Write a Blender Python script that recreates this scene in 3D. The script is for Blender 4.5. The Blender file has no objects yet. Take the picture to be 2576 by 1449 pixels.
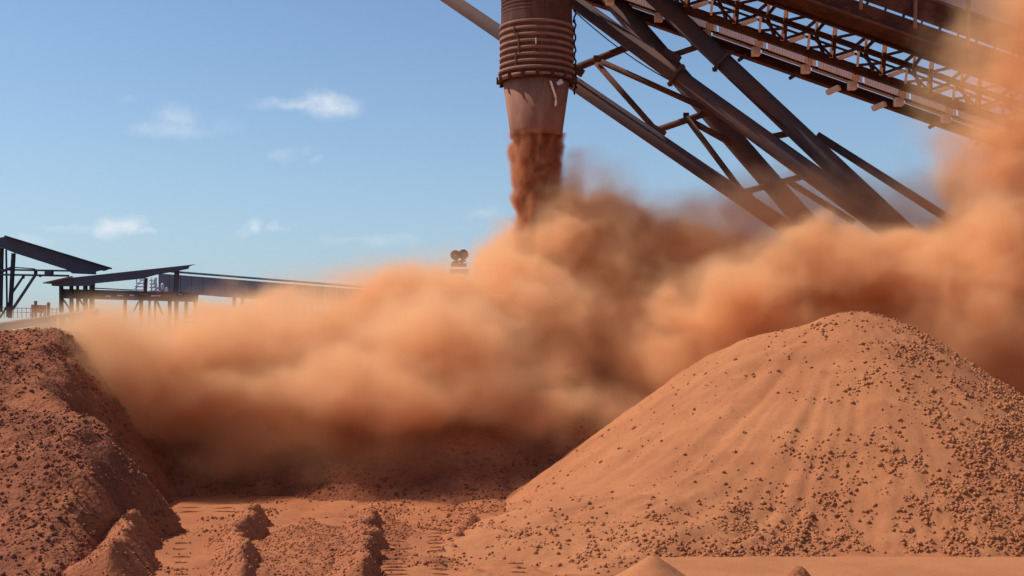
import bpy, math, random
import numpy as np
from mathutils import Vector, Matrix

R = math.radians
random.seed(7)
rng = np.random.default_rng(11)
SC = bpy.context.scene
COL = SC.collection

# ------------------------------------------------------------------ camera
CAM_H = 6.0
PITCH = R(2.69)
cd = bpy.data.cameras.new("camera")
cd.sensor_width = 36.0
cd.lens = 36.0 * 1236.0 / 1024.0
cd.clip_start = 0.1
cd.clip_end = 20000
cam = bpy.data.objects.new("camera", cd)
cam.location = (0, 0, CAM_H)
cam.rotation_euler = (math.pi / 2 + PITCH, 0, 0)
COL.objects.link(cam)
SC.camera = cam

# ------------------------------------------------------------------ light
SUN_EL, SUN_AZ = 52.0, 8.0          # azimuth: degrees behind straight-left of the view
sd = Vector((-math.cos(R(SUN_EL)) * math.cos(R(SUN_AZ)), math.cos(R(SUN_EL)) * math.sin(R(SUN_AZ)), math.sin(R(SUN_EL))))
sl = bpy.data.lights.new("sun", 'SUN')
sl.energy = 4.4
sl.angle = R(0.5)
sl.color = (1.0, 0.94, 0.86)
sun = bpy.data.objects.new("sun", sl)
sun.rotation_euler = sd.to_track_quat('Z', 'Y').to_euler()
sun.location = (-40, 10, 60)
COL.objects.link(sun)

world = bpy.data.worlds.new("World")
SC.world = world
world.use_nodes = True

# small clouds: centre (in the plane one unit ahead), half sizes, strength
def ray(fx, fy):
    xc = (fx - 1288.0) / 3109.0
    yc = (724.5 - fy) / 3109.0
    c, s = math.cos(PITCH), math.sin(PITCH)
    return Vector((xc, c - yc * s, s + yc * c))
def at(fx, fy, Y):
    d = ray(fx, fy)
    t = Y / d.y
    return Vector((d.x * t, Y, CAM_H + d.z * t))
def project(X, Y, Z):
    c, s = math.cos(PITCH), math.sin(PITCH)
    dz = Z - CAM_H
    dep = Y * c + dz * s
    up = -Y * s + dz * c
    return 1288 + 3109 * X / dep, 724.5 - 3109 * up / dep

class NT:
    """small helper to wire nodes"""
    def __init__(s, tree):
        s.t = tree
    def n(s, typ, **kw):
        nd = s.t.nodes.new(typ)
        ins = kw.pop('ins', {})
        for k, v in kw.items():
            setattr(nd, k, v)
        for k, v in ins.items():
            if isinstance(v, bpy.types.NodeSocket):
                s.t.links.new(v, nd.inputs[k])
            else:
                nd.inputs[k].default_value = v
        return nd
    def math(s, op, a, b=0.0, c=0.0, clamp=False):
        return s.n('ShaderNodeMath', operation=op, use_clamp=clamp, ins={0: a, 1: b, 2: c}).outputs[0]
    def vmath(s, op, a, b=(0, 0, 0), out=0):
        return s.n('ShaderNodeVectorMath', operation=op, ins={0: a, 1: b}).outputs[out]
    def ramp(s, val, lo, hi, a=0.0, b=1.0, smooth=True):
        return s.n('ShaderNodeMapRange', interpolation_type='SMOOTHSTEP' if smooth else 'LINEAR',
                   ins={0: val, 1: lo, 2: hi, 3: a, 4: b}).outputs[0]

def build_world():
    t = world.node_tree
    t.nodes.clear()
    k = NT(t)
    sky = k.n('ShaderNodeTexSky', sky_type='NISHITA', sun_disc=False, sun_elevation=R(SUN_EL), sun_rotation=R(-90 + SUN_AZ),
              altitude=300, air_density=1.0, dust_density=1.6, ozone_density=1.0)
    tc = k.n('ShaderNodeTexCoord').outputs['Generated']
    sep = k.n('ShaderNodeSeparateXYZ', ins={0: tc})
    y = k.math('MAXIMUM', sep.outputs[1], 0.02)
    a = k.math('DIVIDE', sep.outputs[0], y)
    b = k.math('DIVIDE', sep.outputs[2], y)
    v = k.n('ShaderNodeCombineXYZ', ins={0: a, 1: b}).outputs[0]
    w1 = k.n('ShaderNodeTexNoise', ins={'Vector': v, 'Scale': 22.0, 'Detail': 4.0, 'Roughness': 0.6})
    wv = k.vmath('SUBTRACT', w1.outputs['Color'], (0.5, 0.5, 0.5))
    wv = k.vmath('MULTIPLY', wv, (0.075, 0.03, 0))
    vw = k.vmath('ADD', v, wv)
    fine = k.n('ShaderNodeTexNoise', ins={'Vector': k.vmath('MULTIPLY', v, (40, 90, 1)), 'Scale': 1.0, 'Detail': 5.0, 'Roughness': 0.62})
    spots = [(815, 262, 95, 40, 1.0), (745, 258, 130, 20, 0.6), (458, 305, 62, 50, 0.5), (430, 325, 120, 26, 0.4), (285, 572, 75, 36, 1.0),
             (180, 572, 90, 14, 0.3), (350, 590, 60, 14, 0.5), (632, 565, 48, 26, 0.75), (712, 568, 32, 18, 0.5), (740, 380, 42, 24, 0.22), (802, 405, 28, 14, 0.2),
             (90, 608, 70, 20, 0.35), (985, 603, 85, 26, 0.3), (860, 598, 90, 16, 0.22), (1215, 545, 55, 20, 0.28),
             (330, 250, 45, 12, 0.16), (560, 310, 70, 26, 0.13)]
    tot = None
    for fx, fy, rx, ry, s in spots:
        d = ray(fx, fy)
        ca, cb = d.x / d.y, d.z / d.y
        q = k.vmath('MULTIPLY', k.vmath('SUBTRACT', vw, (ca, cb, 0)), (3109.0 / rx, 3109.0 / ry, 0))
        ln = k.vmath('LENGTH', q, out=1)
        f = k.ramp(ln, 1.15, 0.0, 0.0, s)
        tot = f if tot is None else k.math('MAXIMUM', tot, f)
    f = k.math('MULTIPLY', tot, k.ramp(fine.outputs[0], 0.25, 0.65, 0.45, 1.0), clamp=True)
    hz = k.ramp(b, 0.30, -0.02, 0.0, 0.34)
    tint = k.n('ShaderNodeMix', data_type='RGBA', blend_type='MULTIPLY', ins={0: 1.0, 6: sky.outputs[0], 7: (0.93, 1.09, 1.21, 1)}).outputs[2]
    mixh = k.n('ShaderNodeMix', data_type='RGBA', ins={0: hz, 6: tint, 7: (4.5, 6.1, 8.2, 1)}).outputs[2]
    mix = k.n('ShaderNodeMix', data_type='RGBA', ins={0: k.math('MULTIPLY', f, 0.8), 6: mixh, 7: (7.6, 8.0, 8.6, 1)}).outputs[2]
    bg = k.n('ShaderNodeBackground', ins={0: mix, 1: 0.108})
    o = k.n('ShaderNodeOutputWorld', ins={0: bg.outputs[0]})
build_world()

SC.view_settings.view_transform = 'Standard'
SC.view_settings.look = 'None'
SC.view_settings.exposure = 0.0
SC.view_settings.gamma = 1.0
cy = SC.cycles
cy.max_bounces = 10
cy.diffuse_bounces = 2
cy.glossy_bounces = 2
cy.volume_bounces = 8
cy.transparent_max_bounces = 96
cy.volume_step_rate = 1.0
cy.volume_max_steps = 256
cy.use_denoising = True
cy.use_adaptive_sampling = True
cy.adaptive_threshold = 0.03
cy.sample_clamp_indirect = 6.0

# ------------------------------------------------------------------ helpers
def tag(o, label=None, cat=None, group=None, kind=None):
    if label: o['label'] = label
    if cat: o['category'] = cat
    if group: o['group'] = group
    if kind: o['kind'] = kind
    return o

def empty(name, loc, label=None, cat=None, group=None):
    o = bpy.data.objects.new(name, None)
    o.location = loc
    o.empty_display_size = 0.5
    COL.objects.link(o)
    return tag(o, label, cat, group)

def mesh_np(name, V, F, mat, parent=None, smooth=False):
    """V (n,3) array, F (m,k) int array or list of lists"""
    me = bpy.data.meshes.new(name)
    V = np.asarray(V, dtype=np.float32)
    if parent is not None:
        V = V - np.array(parent_loc(parent), dtype=np.float32)
    if isinstance(F, np.ndarray):
        k = F.shape[1]
        me.vertices.add(len(V)); me.vertices.foreach_set('co', V.ravel())
        me.loops.add(F.size); me.loops.foreach_set('vertex_index', F.ravel().astype(np.int32))
        me.polygons.add(len(F))
        me.polygons.foreach_set('loop_start', np.arange(0, F.size, k, dtype=np.int32))
        me.update(calc_edges=True)
    else:
        me.from_pydata([tuple(map(float, v)) for v in V], [], F)
    if smooth:
        me.polygons.foreach_set('use_smooth', np.ones(len(me.polygons), dtype=bool))
    me.materials.append(mat)
    me.update()
    o = bpy.data.objects.new(name, me)
    COL.objects.link(o)
    if parent is not None:
        o.parent = parent
    return o

def parent_loc(p):
    v = Vector(p.location)
    while p.parent is not None:
        p = p.parent
        v += Vector(p.location)
    return v

class MB:
    def __init__(s):
        s.v = []; s.f = []
    def tube(s, p0, p1, r0, r1=None, seg=14, cap=True):
        r1 = r0 if r1 is None else r1
        p0, p1 = Vector(p0), Vector(p1)
        ax = (p1 - p0).normalized()
        u = ax.orthogonal().normalized(); w = ax.cross(u)
        b = len(s.v)
        for p, r in ((p0, r0), (p1, r1)):
            for i in range(seg):
                a = 2 * math.pi * i / seg
                s.v.append(p + u * (r * math.cos(a)) + w * (r * math.sin(a)))
        for i in range(seg):
            j = (i + 1) % seg
            s.f.append([b + i, b + j, b + seg + j, b + seg + i])
        if cap:
            s.f.append([b + i for i in range(seg)][::-1]); s.f.append([b + seg + i for i in range(seg)])
        return s
    def beam(s, p0, p1, w, h, up=(0, 0, 1)):
        p0, p1 = Vector(p0), Vector(p1)
        ax = (p1 - p0).normalized()
        side = ax.cross(Vector(up))
        if side.length < 1e-3: side = ax.cross(Vector((0, 1, 0)))
        side.normalize(); uu = side.cross(ax).normalized()
        b = len(s.v)
        for p in (p0, p1):
            for a, c in ((-1, -1), (1, -1), (1, 1), (-1, 1)):
                s.v.append(p + side * (a * w / 2) + uu * (c * h / 2))
        s.f += [[b, b+1, b+2, b+3][::-1], [b+4, b+5, b+6, b+7], [b, b+1, b+5, b+4], [b+1, b+2, b+6, b+5], [b+2, b+3, b+7, b+6], [b+3, b, b+4, b+7]]
        return s
    def ibeam(s, p0, p1, w, h, t=0.05):
        p0, p1 = Vector(p0), Vector(p1)
        ax = (p1 - p0).normalized()
        side = ax.cross(Vector((0, 0, 1))).normalized(); uu = side.cross(ax).normalized()
        s.beam(p0 + uu * (h/2 - t/2), p1 + uu * (h/2 - t/2), w, t)
        s.beam(p0 - uu * (h/2 - t/2), p1 - uu * (h/2 - t/2), w, t)
        s.beam(p0, p1, t, h - 2 * t - 0.002)
        return s
    def box(s, c, sx, sy, sz):
        c = Vector(c)
        return s.beam(c - Vector((0, 0, sz/2)), c + Vector((0, 0, sz/2)), sx, sy, up=(0, 1, 0))
    def path(s, pts, r, seg=8):
        for a, b in zip(pts[:-1], pts[1:]):
            s.tube(a, b, r, seg=seg)
        return s
    def slab(s, q, th):
        """quad q (4 points) extruded by th away from the viewer / up along its normal"""
        q = [Vector(p) for p in q]
        n = (q[1] - q[0]).cross(q[3] - q[0]).normalized() * th
        b = len(s.v)
        s.v += q + [p + n for p in q]
        s.f += [[b, b+1, b+2, b+3][::-1], [b+4, b+5, b+6, b+7], [b, b+1, b+5, b+4], [b+1, b+2, b+6, b+5], [b+2, b+3, b+7, b+6], [b+3, b, b+4, b+7]]
        return s
    def lathe(s, c, prof, seg=48):
        b = len(s.v)
        for z, r in prof:
            for i in range(seg):
                a = 2 * math.pi * i / seg
                s.v.append(Vector((c[0] + r * math.cos(a), c[1] + r * math.sin(a), z)))
        for k in range(len(prof) - 1):
            for i in range(seg):
                j = (i + 1) % seg
                s.f.append([b + k*seg + i, b + k*seg + j, b + (k+1)*seg + j, b + (k+1)*seg + i])
        return s
    def build(s, name, mat, parent=None, smooth=False):
        o = mesh_np(name, [tuple(v) for v in s.v], s.f, mat, parent, smooth)
        return o

# numpy value noise
def _h(ix, iy, seed):
    n = (ix.astype(np.int64) * 374761393 + iy.astype(np.int64) * 668265263 + seed * 1442695041) & 0xFFFFFFFF
    n = ((n ^ (n >> 13)) * 1274126177) & 0xFFFFFFFF
    return ((n ^ (n >> 16)) & 0xFFFF) / 65535.0
def vnoise(x, y, seed=0):
    ix, iy = np.floor(x), np.floor(y)
    fx, fy = x - ix, y - iy
    ux, uy = fx*fx*(3-2*fx), fy*fy*(3-2*fy)
    a = _h(ix, iy, seed); b = _h(ix+1, iy, seed); c = _h(ix, iy+1, seed); d = _h(ix+1, iy+1, seed)
    return (a*(1-ux)+b*ux)*(1-uy)+(c*(1-ux)+d*ux)*uy
def fbm(x, y, o=4, seed=0, g=0.5):
    t = 0; a = 1; n = 0
    for i in range(o):
        t = t + a * vnoise(x * 2**i, y * 2**i, seed + i*17); n += a; a *= g
    return t / n * 2 - 1
def smin(a, b, k):
    h = np.clip(0.5 + 0.5*(b-a)/k, 0, 1)
    return b*(1-h)+a*h - k*h*(1-h)
def smax(a, b, k):
    return -smin(-a, -b, k)

# ------------------------------------------------------------------ materials
def dirt(name, c1, c2, c3, bump=0.6, fine=9.0, rough=0.95, stretch=(1, 1, 1), dist=0.06):
    m = bpy.data.materials.new(name); m.use_nodes = True
    t = m.node_tree; t.nodes.clear(); k = NT(t)
    tc = k.n('ShaderNodeTexCoord').outputs['Object']
    v = k.vmath('MULTIPLY', tc, stretch)
    n1 = k.n('ShaderNodeTexNoise', ins={'Vector': v, 'Scale': 0.35, 'Detail': 6.0, 'Roughness': 0.6})
    n2 = k.n('ShaderNodeTexNoise', ins={'Vector': tc, 'Scale': fine, 'Detail': 5.0, 'Roughness': 0.7})
    vo = k.n('ShaderNodeTexVoronoi', feature='F1', ins={'Vector': tc, 'Scale': fine * 0.8})
    a = k.n('ShaderNodeMix', data_type='RGBA', ins={0: k.ramp(n1.outputs[0], 0.35, 0.65), 6: c1, 7: c2}).outputs[2]
    b = k.n('ShaderNodeMix', data_type='RGBA', ins={0: k.ramp(n2.outputs[0], 0.48, 0.72, 0, 0.75), 6: a, 7: c3}).outputs[2]
    h = k.math('ADD', k.math('MULTIPLY', n2.outputs[0], 0.6), k.math('MULTIPLY', vo.outputs[0], -0.5))
    bp = k.n('ShaderNodeBump', ins={'Strength': bump, 'Distance': dist, 'Height': h})
    p = k.n('ShaderNodeBsdfPrincipled', ins={'Base Color': b, 'Roughness': rough, 'Normal': bp.outputs[0]})
    p.inputs['Specular IOR Level'].default_value = 0.15
    k.n('ShaderNodeOutputMaterial', ins={0: p.outputs[0]})
    return m

def steel(name, base, dust, amount=0.5, scale=1.2, rough=0.8, metal=0.0, streak=(1, 1, 1), bump=0.1):
    m = bpy.data.materials.new(name); m.use_nodes = True
    t = m.node_tree; t.nodes.clear(); k = NT(t)
    tc = k.n('ShaderNodeTexCoord').outputs['Object']
    v = k.vmath('MULTIPLY', tc, streak)
    n1 = k.n('ShaderNodeTexNoise', ins={'Vector': v, 'Scale': scale, 'Detail': 7.0, 'Roughness': 0.65})
    n2 = k.n('ShaderNodeTexNoise', ins={'Vector': v, 'Scale': scale * 9, 'Detail': 4.0, 'Roughness': 0.7})
    s = k.math('ADD', k.math('MULTIPLY', n1.outputs[0], 0.75), k.math('MULTIPLY', n2.outputs[0], 0.25))
    f = k.ramp(s, 0.62 - amount * 0.4, 0.78 - amount * 0.4)
    c = k.n('ShaderNodeMix', data_type='RGBA', ins={0: f, 6: base, 7: dust}).outputs[2]
    bp = k.n('ShaderNodeBump', ins={'Strength': bump, 'Distance': 0.02, 'Height': n2.outputs[0]})
    p = k.n('ShaderNodeBsdfPrincipled', ins={'Base Color': c, 'Roughness': rough, 'Metallic': metal, 'Normal': bp.outputs[0]})
    p.inputs['Specular IOR Level'].default_value = 0.12
    k.n('ShaderNodeOutputMaterial', ins={0: p.outputs[0]})
    return m

M = {}
M['ground'] = dirt('ground_dust', (.41, .146, .058, 1), (.35, .118, .048, 1), (.26, .082, .037, 1), 0.35, 6.0, dist=0.03)
M['spill'] = dirt('spilled_ore', (.38, .130, .053, 1), (.31, .100, .044, 1), (.23, .074, .037, 1), 0.7, 10.0, dist=0.06)
M['pile'] = dirt('fine_ore', (.43, .165, .067, 1), (.38, .138, .057, 1), (.32, .108, .046, 1), 0.28, 10.0, dist=0.03)
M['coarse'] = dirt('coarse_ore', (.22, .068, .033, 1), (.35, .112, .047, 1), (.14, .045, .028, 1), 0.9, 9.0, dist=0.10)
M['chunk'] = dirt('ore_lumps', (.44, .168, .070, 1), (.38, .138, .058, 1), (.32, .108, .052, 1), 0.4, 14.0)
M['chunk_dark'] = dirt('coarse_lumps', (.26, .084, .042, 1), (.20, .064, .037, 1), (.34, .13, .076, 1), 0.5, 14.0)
M['tube'] = steel('dusty_blue_steel', (.085, .058, .060, 1), (.13, .065, .046, 1), 0.45, 0.3, streak=(1, 1, 1))
M['tube_red'] = steel('dusty_brown_steel', (.085, .045, .040, 1), (.15, .062, .038, 1), 0.5, 0.8)
M['chute'] = steel('rusty_chute', (.25, .112, .074, 1), (.33, .155, .10, 1), 0.45, 0.7, streak=(2, 2, 0.3))
M['chute_hi'] = steel('rusty_barrel', (.10, .042, .030, 1), (.15, .062, .040, 1), 0.45, 0.9, streak=(2, 2, 0.4))
M['hoop'] = steel('chute_hoop_steel', (.23, .12, .088, 1), (.30, .16, .11, 1), 0.5, 1.2)  # lighter than the barrel to suggest sun on hoops and wall posts
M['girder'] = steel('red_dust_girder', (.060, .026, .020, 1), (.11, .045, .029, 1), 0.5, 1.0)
M['bright'] = steel('bare_and_sunlit_steel', (.85, .72, .62, 1), (.75, .52, .40, 1), 0.2, 1.5)  # stands in for sun on gallery steel; bare metal on the chute
M['clad'] = steel('pale_cladding', (.40, .30, .27, 1), (.38, .20, .13, 1), 0.35, 0.5)
M['grating'] = steel('floor_grating', (.85, .74, .66, 1), (.75, .58, .48, 1), 0.3, 2.0)  # near-white colour stands in for sunlight glowing through the mesh
M['far'] = steel('haze_blue_steel', (.068, .083, .115, 1), (.10, .085, .09, 1), 0.2, 0.15)  # bluish colour stands in for distance haze
M['far_clad'] = steel('haze_blue_sheet', (.15, .19, .25, 1), (.14, .15, .17, 1), 0.25, 0.2)  # haze painted into the sheeting colour too
M['far_dark'] = steel('dark_far_steel', (.03, .034, .05, 1), (.06, .04, .04, 1), 0.2, 0.2)
M['far_rust'] = steel('rust_far_steel', (.22, .10, .06, 1), (.30, .14, .08, 1), 0.5, 0.4)
M['pale'] = steel('pale_paint', (.55, .62, .70, 1), (.4, .33, .3, 1), 0.15, 0.5)
M['cable'] = steel('black_cable', (.02, .018, .022, 1), (.06, .035, .03, 1), 0.3, 3)

# ------------------------------------------------------------------ ground
def axis(fine0, fine1, step, lo, hi):
    a = list(np.arange(fine0, fine1 + 1e-6, step))
    s = step; x = fine0; left = []
    while x > lo:
        s *= 1.35; x -= s; left.append(x)
    s = step; x = fine1; right = []
    while x < hi:
        s *= 1.35; x += s; right.append(x)
    return np.array(left[::-1] + a + right)

def field(name, xs, ys, fn, mat, **kw):
    X, Y = np.meshgrid(xs, ys)
    Z = fn(X, Y)
    V = np.stack([X, Y, Z], -1).reshape(-1, 3)
    nx, ny = len(xs), len(ys)
    i = (np.arange(ny - 1)[:, None] * nx + np.arange(nx - 1)[None, :]).ravel()
    F = np.stack([i, i + 1, i + nx + 1, i + nx], -1)
    zc = V[F][:, :, 2].max(1)
    if kw.pop('trim', True):
        F = F[zc > -0.35]
        used = np.unique(F); remap = -np.ones(len(V), dtype=np.int64); remap[used] = np.arange(len(used))
        V = V[used]; F = remap[F]
    par = kw.pop('parent', None)
    return mesh_np(name, V, F, mat, par, smooth=True)

def h_ground(X, Y):
    near = np.exp(-((Y - 40) / 40.0)**2) * np.exp(-(X / 40.0)**2)
    h = (0.10 * fbm(X * 0.25, Y * 0.25, 4, 3) + 0.035 * fbm(X * 1.6, Y * 1.6, 4, 9)) * near
    churn = np.clip((X + 6.3) / 0.8, 0, 1) * (1 - np.exp(-((X + 3.1 + 0.0 * Y) / 1.0)**4)) * np.clip((Y - 24) / 4, 0, 1)
    h = h + churn * near * (0.16 * fbm(X * 0.9, Y * 0.9, 4, 13, .6) + 0.07 * fbm(X * 3.0, Y * 3.0, 3, 15, .6))
    # ruts running towards the viewer
    for x0, sl_, w, d in ((-7.6, 0.02, 0.5, 0.07), (-5.6, -0.01, 0.45, 0.06), (-1.8, -0.03, 0.4, 0.06)):
        xx = X - (x0 + sl_ * (Y - 38))
        h = h - d * np.exp(-(xx / w)**2) * near
    return h
g = field('ground', axis(-16, 16, 0.11, -9000, 9000), axis(27, 52, 0.11, -3000, 15000), h_ground, M['ground'], trim=False)
tag(g, 'flat orange red dusty yard floor with dozer ruts', 'ground', kind='structure')

# track imprints: groups of low grouser ridges pressed across the ruts
def imprints():
    mb = MB()
    def row(fx, fy0, fy1, n, wpx, skew=0.0):
        for i in range(n):
            t = (i + random.uniform(-.15, .15)) / max(1, n - 1)
            fy = fy0 + (fy1 - fy0) * t
            d = ray(fx, fy); s = -CAM_H / d.z
            x, y = d.x * s, d.y * s
            w = wpx / 3109 * y * random.uniform(.75, 1.15)
            z = float(h_ground(np.array([x]), np.array([y]))[0])
            a = Vector((x - w / 2, y - skew * w / 2, z)); b = Vector((x + w / 2, y + skew * w / 2, z))
            n0 = len(mb.v); steps = 7
            for q in range(steps + 1):
                p = a.lerp(b, q / steps)
                hh = 0.05 * math.sin(math.pi * min(1, max(0.0, q / steps * 1.0))) ** .5 * random.uniform(.6, 1.0) + 0.004
                yy = p.y + random.uniform(-.012, .012)
                mb.v += [Vector((p.x, yy - 0.03, p.z - 0.03)), Vector((p.x, yy, p.z + hh)), Vector((p.x, yy + 0.30, p.z - 0.03))]
            for q in range(steps):
                c = n0 + q * 3
                mb.f += [[c, c + 3, c + 4, c + 1], [c + 1, c + 4, c + 5, c + 2]]
    row(1035 - 45, 1345, 1475, 15, 75, .12)
    row(1035 + 65, 1330, 1475, 16, 52, .10)
    row(1300, 1400, 1475, 6, 55, .1)
    row(480, 1262, 1285, 3, 75, .1); row(565, 1268, 1290, 3, 70, .1)
    row(455, 1350, 1480, 9, 42, .15); row(535, 1380, 1470, 4, 30, .1)
    o = mb.build('track_imprints', M['ground'], None)
    tag(o, 'rows of crawler track imprints pressed into the orange dust', 'track marks', kind='structure')
imprints()

# ------------------------------------------------------------------ piles
CL = [(1330, 1350, 90, 60, .16), (1560, 1370, 70, 25, .25), (2000, 1330, 115, 42, 1.5), (1850, 1385, 130, 16, 1.1), (2150, 1385, 300, 25, .5), (2420, 1385, 160, 40, .8), (2320, 1285, 130, 55, .75), (2450, 1220, 110, 70, .9),
      (2540, 1110, 60, 110, .8), (2130, 1170, 90, 50, .35), (2200, 1130, 120, 60, .22), (2290, 850, 50, 22, .8), (2330, 880, 40, 25, .6),
      (2150, 950, 120, 60, .16), (2350, 1000, 60, 30, .35), (1640, 1300, 60, 20, .20), (1450, 1400, 180, 30, .10), (2160, 820, 100, 20, .25), (2480, 960, 90, 60, .2)]
P1 = at(2150, 787, 47.0)         # summit of the smooth pile
def h_pile(X, Y):
    dx, dy = X - P1.x, Y - P1.y
    ang = np.arctan2(dy, dx)
    r = np.sqrt(dx**2 + dy**2)
    rr = r * (1 + 0.035 * np.sin(ang * 3 + 1.0) + 0.03 * fbm(np.cos(ang) * 2 + 5, np.sin(ang) * 2 + 5, 3, 5))
    a = 2.3
    h = P1.z + 0.04 - 0.77 * (np.sqrt(rr**2 + a * a) - a)
    q = np.sqrt((X - P1.x + 3.4)**2 + (Y - P1.y - 1.2)**2)
    h = smax(h, P1.z - 1.05 - 0.72 * (np.sqrt(q**2 + 2.0) - 1.41), 1.8)
    # lower apron spreading to the front left
    ex, ey = X - (P1.x - 6.7), Y - (P1.y - 5.6)
    u = (ex * 0.75 + ey * 0.66); v = (-ex * 0.66 + ey * 0.75)
    r2 = np.sqrt((u / 1.5)**2 + v**2)
    h2 = 1.7 - 0.30 * (np.sqrt(r2**2 + 1) - 1)
    h = smax(h, h2, 1.0)
    slide = fbm(ang * 14 + 0.12 * r, r * 0.10, 4, 21)
    amp = np.clip((r - 1) / 6, 0, 1)
    h = h + (0.06 + 0.16 * np.clip((-dx - 1) / 3, 0, 1)) * amp * slide + 0.07 * fbm(X * 0.9, Y * 0.9, 4, 31) + 0.035 * fbm(X * 3.5, Y * 3.5, 3, 41)
    h = h - 0.16 * np.clip(fbm(X * 0.35 + 2, Y * 0.35, 3, 77), 0, 1)
    fx, fy = project(X, Y, h)
    st = fbm((dx * .35 + dy) * .9, (dx - dy * .35) * .12, 4, 301)
    h = h + 0.22 * st * np.clip((2.0 - dx) / 5, 0, 1)
    rough = np.zeros_like(h)
    for cx, cy2, sx, sy, w in CL:
        rough = rough + w * np.exp(-0.5 * (((fx - cx) / sx)**2 + ((fy - cy2) / sy)**2))
    h = h + 0.07 * np.clip(rough, 0, 1.2) * fbm(X * 6, Y * 6, 2, 303)
    return h
def front_cut(h, X, Y):
    return h
xs = np.arange(-4.5, 34, 0.10); ys = np.arange(28.5, 62, 0.12)
pile = field('ore_pile', xs, ys, h_pile, M['pile'])
tag(pile, 'tall smooth orange cone of fine ore, front right, with dark lumps down its face', 'stockpile', 'heaps of red ore in the yard')

def h_left(X, Y):
    front = (Y - 29.5) * 0.34
    edge = -11.4 - 0.11 * (Y - 38)  + 1.2 * fbm(Y * 0.25, Y * 0 + 3, 3, 4)
    side = (edge - X) * 1.4
    back = (66 - Y) * 0.7
    top = 6.45 + 0.25 * fbm(X * 0.3, Y * 0.3, 3, 61) + np.clip((-22 - X) * 0.02, 0, 2)
    h = smin(smin(front, top, 1.2), smin(side, back, 0.8), 1.2)
    # terraces and gullies down the face
    h = h + 0.6 * fbm(X * 0.22 + 0.1 * Y, Y * 0.30, 4, 71) * np.clip(h / 2, 0, 1) + 0.28 * fbm(X * 1.1, Y * 1.1, 4, 73, .6) + 0.10 * fbm(X * 4.5, Y * 4.5, 3, 75)
    return h
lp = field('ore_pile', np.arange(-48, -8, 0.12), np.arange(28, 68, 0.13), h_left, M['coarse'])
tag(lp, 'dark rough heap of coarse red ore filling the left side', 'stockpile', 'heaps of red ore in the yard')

def h_mid(X, Y):
    r = np.sqrt((X - 0.5)**2 + (Y - 63)**2)
    cone = 6.0 - 0.6 * r
    ridge = 4.6 - 0.55 * np.abs(Y - 57.5 + 1.6 * fbm(X * .22, X * 0 + 2, 3, 88) + np.clip((X + 9) * .25, 0, 1.2))
    ridge = smin(ridge, (X + 20) * 0.7, 1.5); ridge = smin(ridge, (11 - X) * 0.6, 1.5)
    h = smax(cone, ridge, 1.5)
    return h + 0.5 * fbm(X * 0.3, Y * 0.3, 4, 81) + 0.2 * fbm(X * 1.4, Y * 1.4, 4, 83, .6) + 0.06 * fbm(X * 5, Y * 5, 2, 85)
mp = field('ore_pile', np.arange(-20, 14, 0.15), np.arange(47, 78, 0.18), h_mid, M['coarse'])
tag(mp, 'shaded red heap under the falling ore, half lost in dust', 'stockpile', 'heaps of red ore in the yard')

# windrows: low rough ridges left by the blade
WIND = []
def gp(fx, fy):
    d = ray(fx, fy); s = -CAM_H / d.z
    return d.x * s, d.y * s
def windrow(pts, hmax, wl, wr, seed, label, mat='spill'):
    P = [gp(*p) for p in pts]
    P = [(x, y) for x, y in P]
    ysr = np.array([p[1] for p in P]); xsr = np.array([p[0] for p in P])
    o_ = np.argsort(ysr); ysr, xsr = ysr[o_], xsr[o_]
    def fn(X, Y):
        cx = np.interp(Y, ysr, xsr) + 0.45 * fbm(Y * 0.9, Y * 0, 3, seed)
        ends = np.clip((Y - ysr[0] + .9) / 0.9, 0, 1) * np.clip((ysr[-1] + 1.0 - Y) / 1.6, 0, 1)
        dl = (cx - X) / wl; dr = (X - cx) / wr
        prof = 1 - np.where(X < cx, dl, dr)
        h = hmax * prof * (0.9 + 0.25 * fbm(Y * 0.45, Y * 0 + 9, 3, seed + 1)) + 0.16 * fbm(X * 0.8, Y * 0.6, 3, seed + 5)
        h = smin(h, np.full_like(h, hmax * .93), 0.1)
        h = h * ends - (1 - ends) * 0.5
        return h + 0.11 * fbm(X * 1.8, Y * 1.8, 4, seed + 2, .65) * np.clip(h * 3 + .3, 0, 1)
    o = field('windrow', np.arange(xsr.min() - wl - .6, xsr.max() + wr + .6, 0.07), np.arange(ysr[0] - 1.6, ysr[-1] + 1.6, 0.09), fn, M[mat])
    tag(o, label, 'earth ridge', 'ridges of spilled ore between the track lanes')
    WIND.append((fn, xsr.min() - wl, xsr.max() + wr, ysr[0] - .6, ysr[-1] + .6))
windrow([(292, 1480), (322, 1400), (352, 1350), (388, 1303)], 1.2, 1.5, 0.8, 101, 'tallest ore ridge, casting a broad dark shadow beside the left heap')
windrow([(588, 1475), (602, 1420), (622, 1360), (640, 1312)], 0.75, 0.9, 0.5, 121, 'narrow ore ridge on the right edge of the smooth track lane')
windrow([(922, 1475), (930, 1410), (938, 1350), (946, 1318)], 0.66, 1.1, 0.36, 141, 'rubbly ore ridge just left of the ladder-like track imprints')
windrow([(1168, 1362), (1180, 1310)], 0.35, 0.4, 0.3, 161, 'short low ore ridge at the foot of the smooth cone')
def h_rub(X, Y):
    cx, cyy = gp(790, 1400)
    r = np.sqrt(((X - cx) / 2.4)**2 + ((Y - cyy - 1) / 7.0)**2)
    return 0.15 * (1 - r**2) + 0.26 * fbm(X * 0.7, Y * 0.45, 5, 171, .6)
cx_, cy_ = gp(790, 1400)
o = field('windrow', np.arange(cx_ - 4, cx_ + 4, 0.08), np.arange(cy_ - 8, cy_ + 10, 0.1), h_rub, M['spill'])
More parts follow.
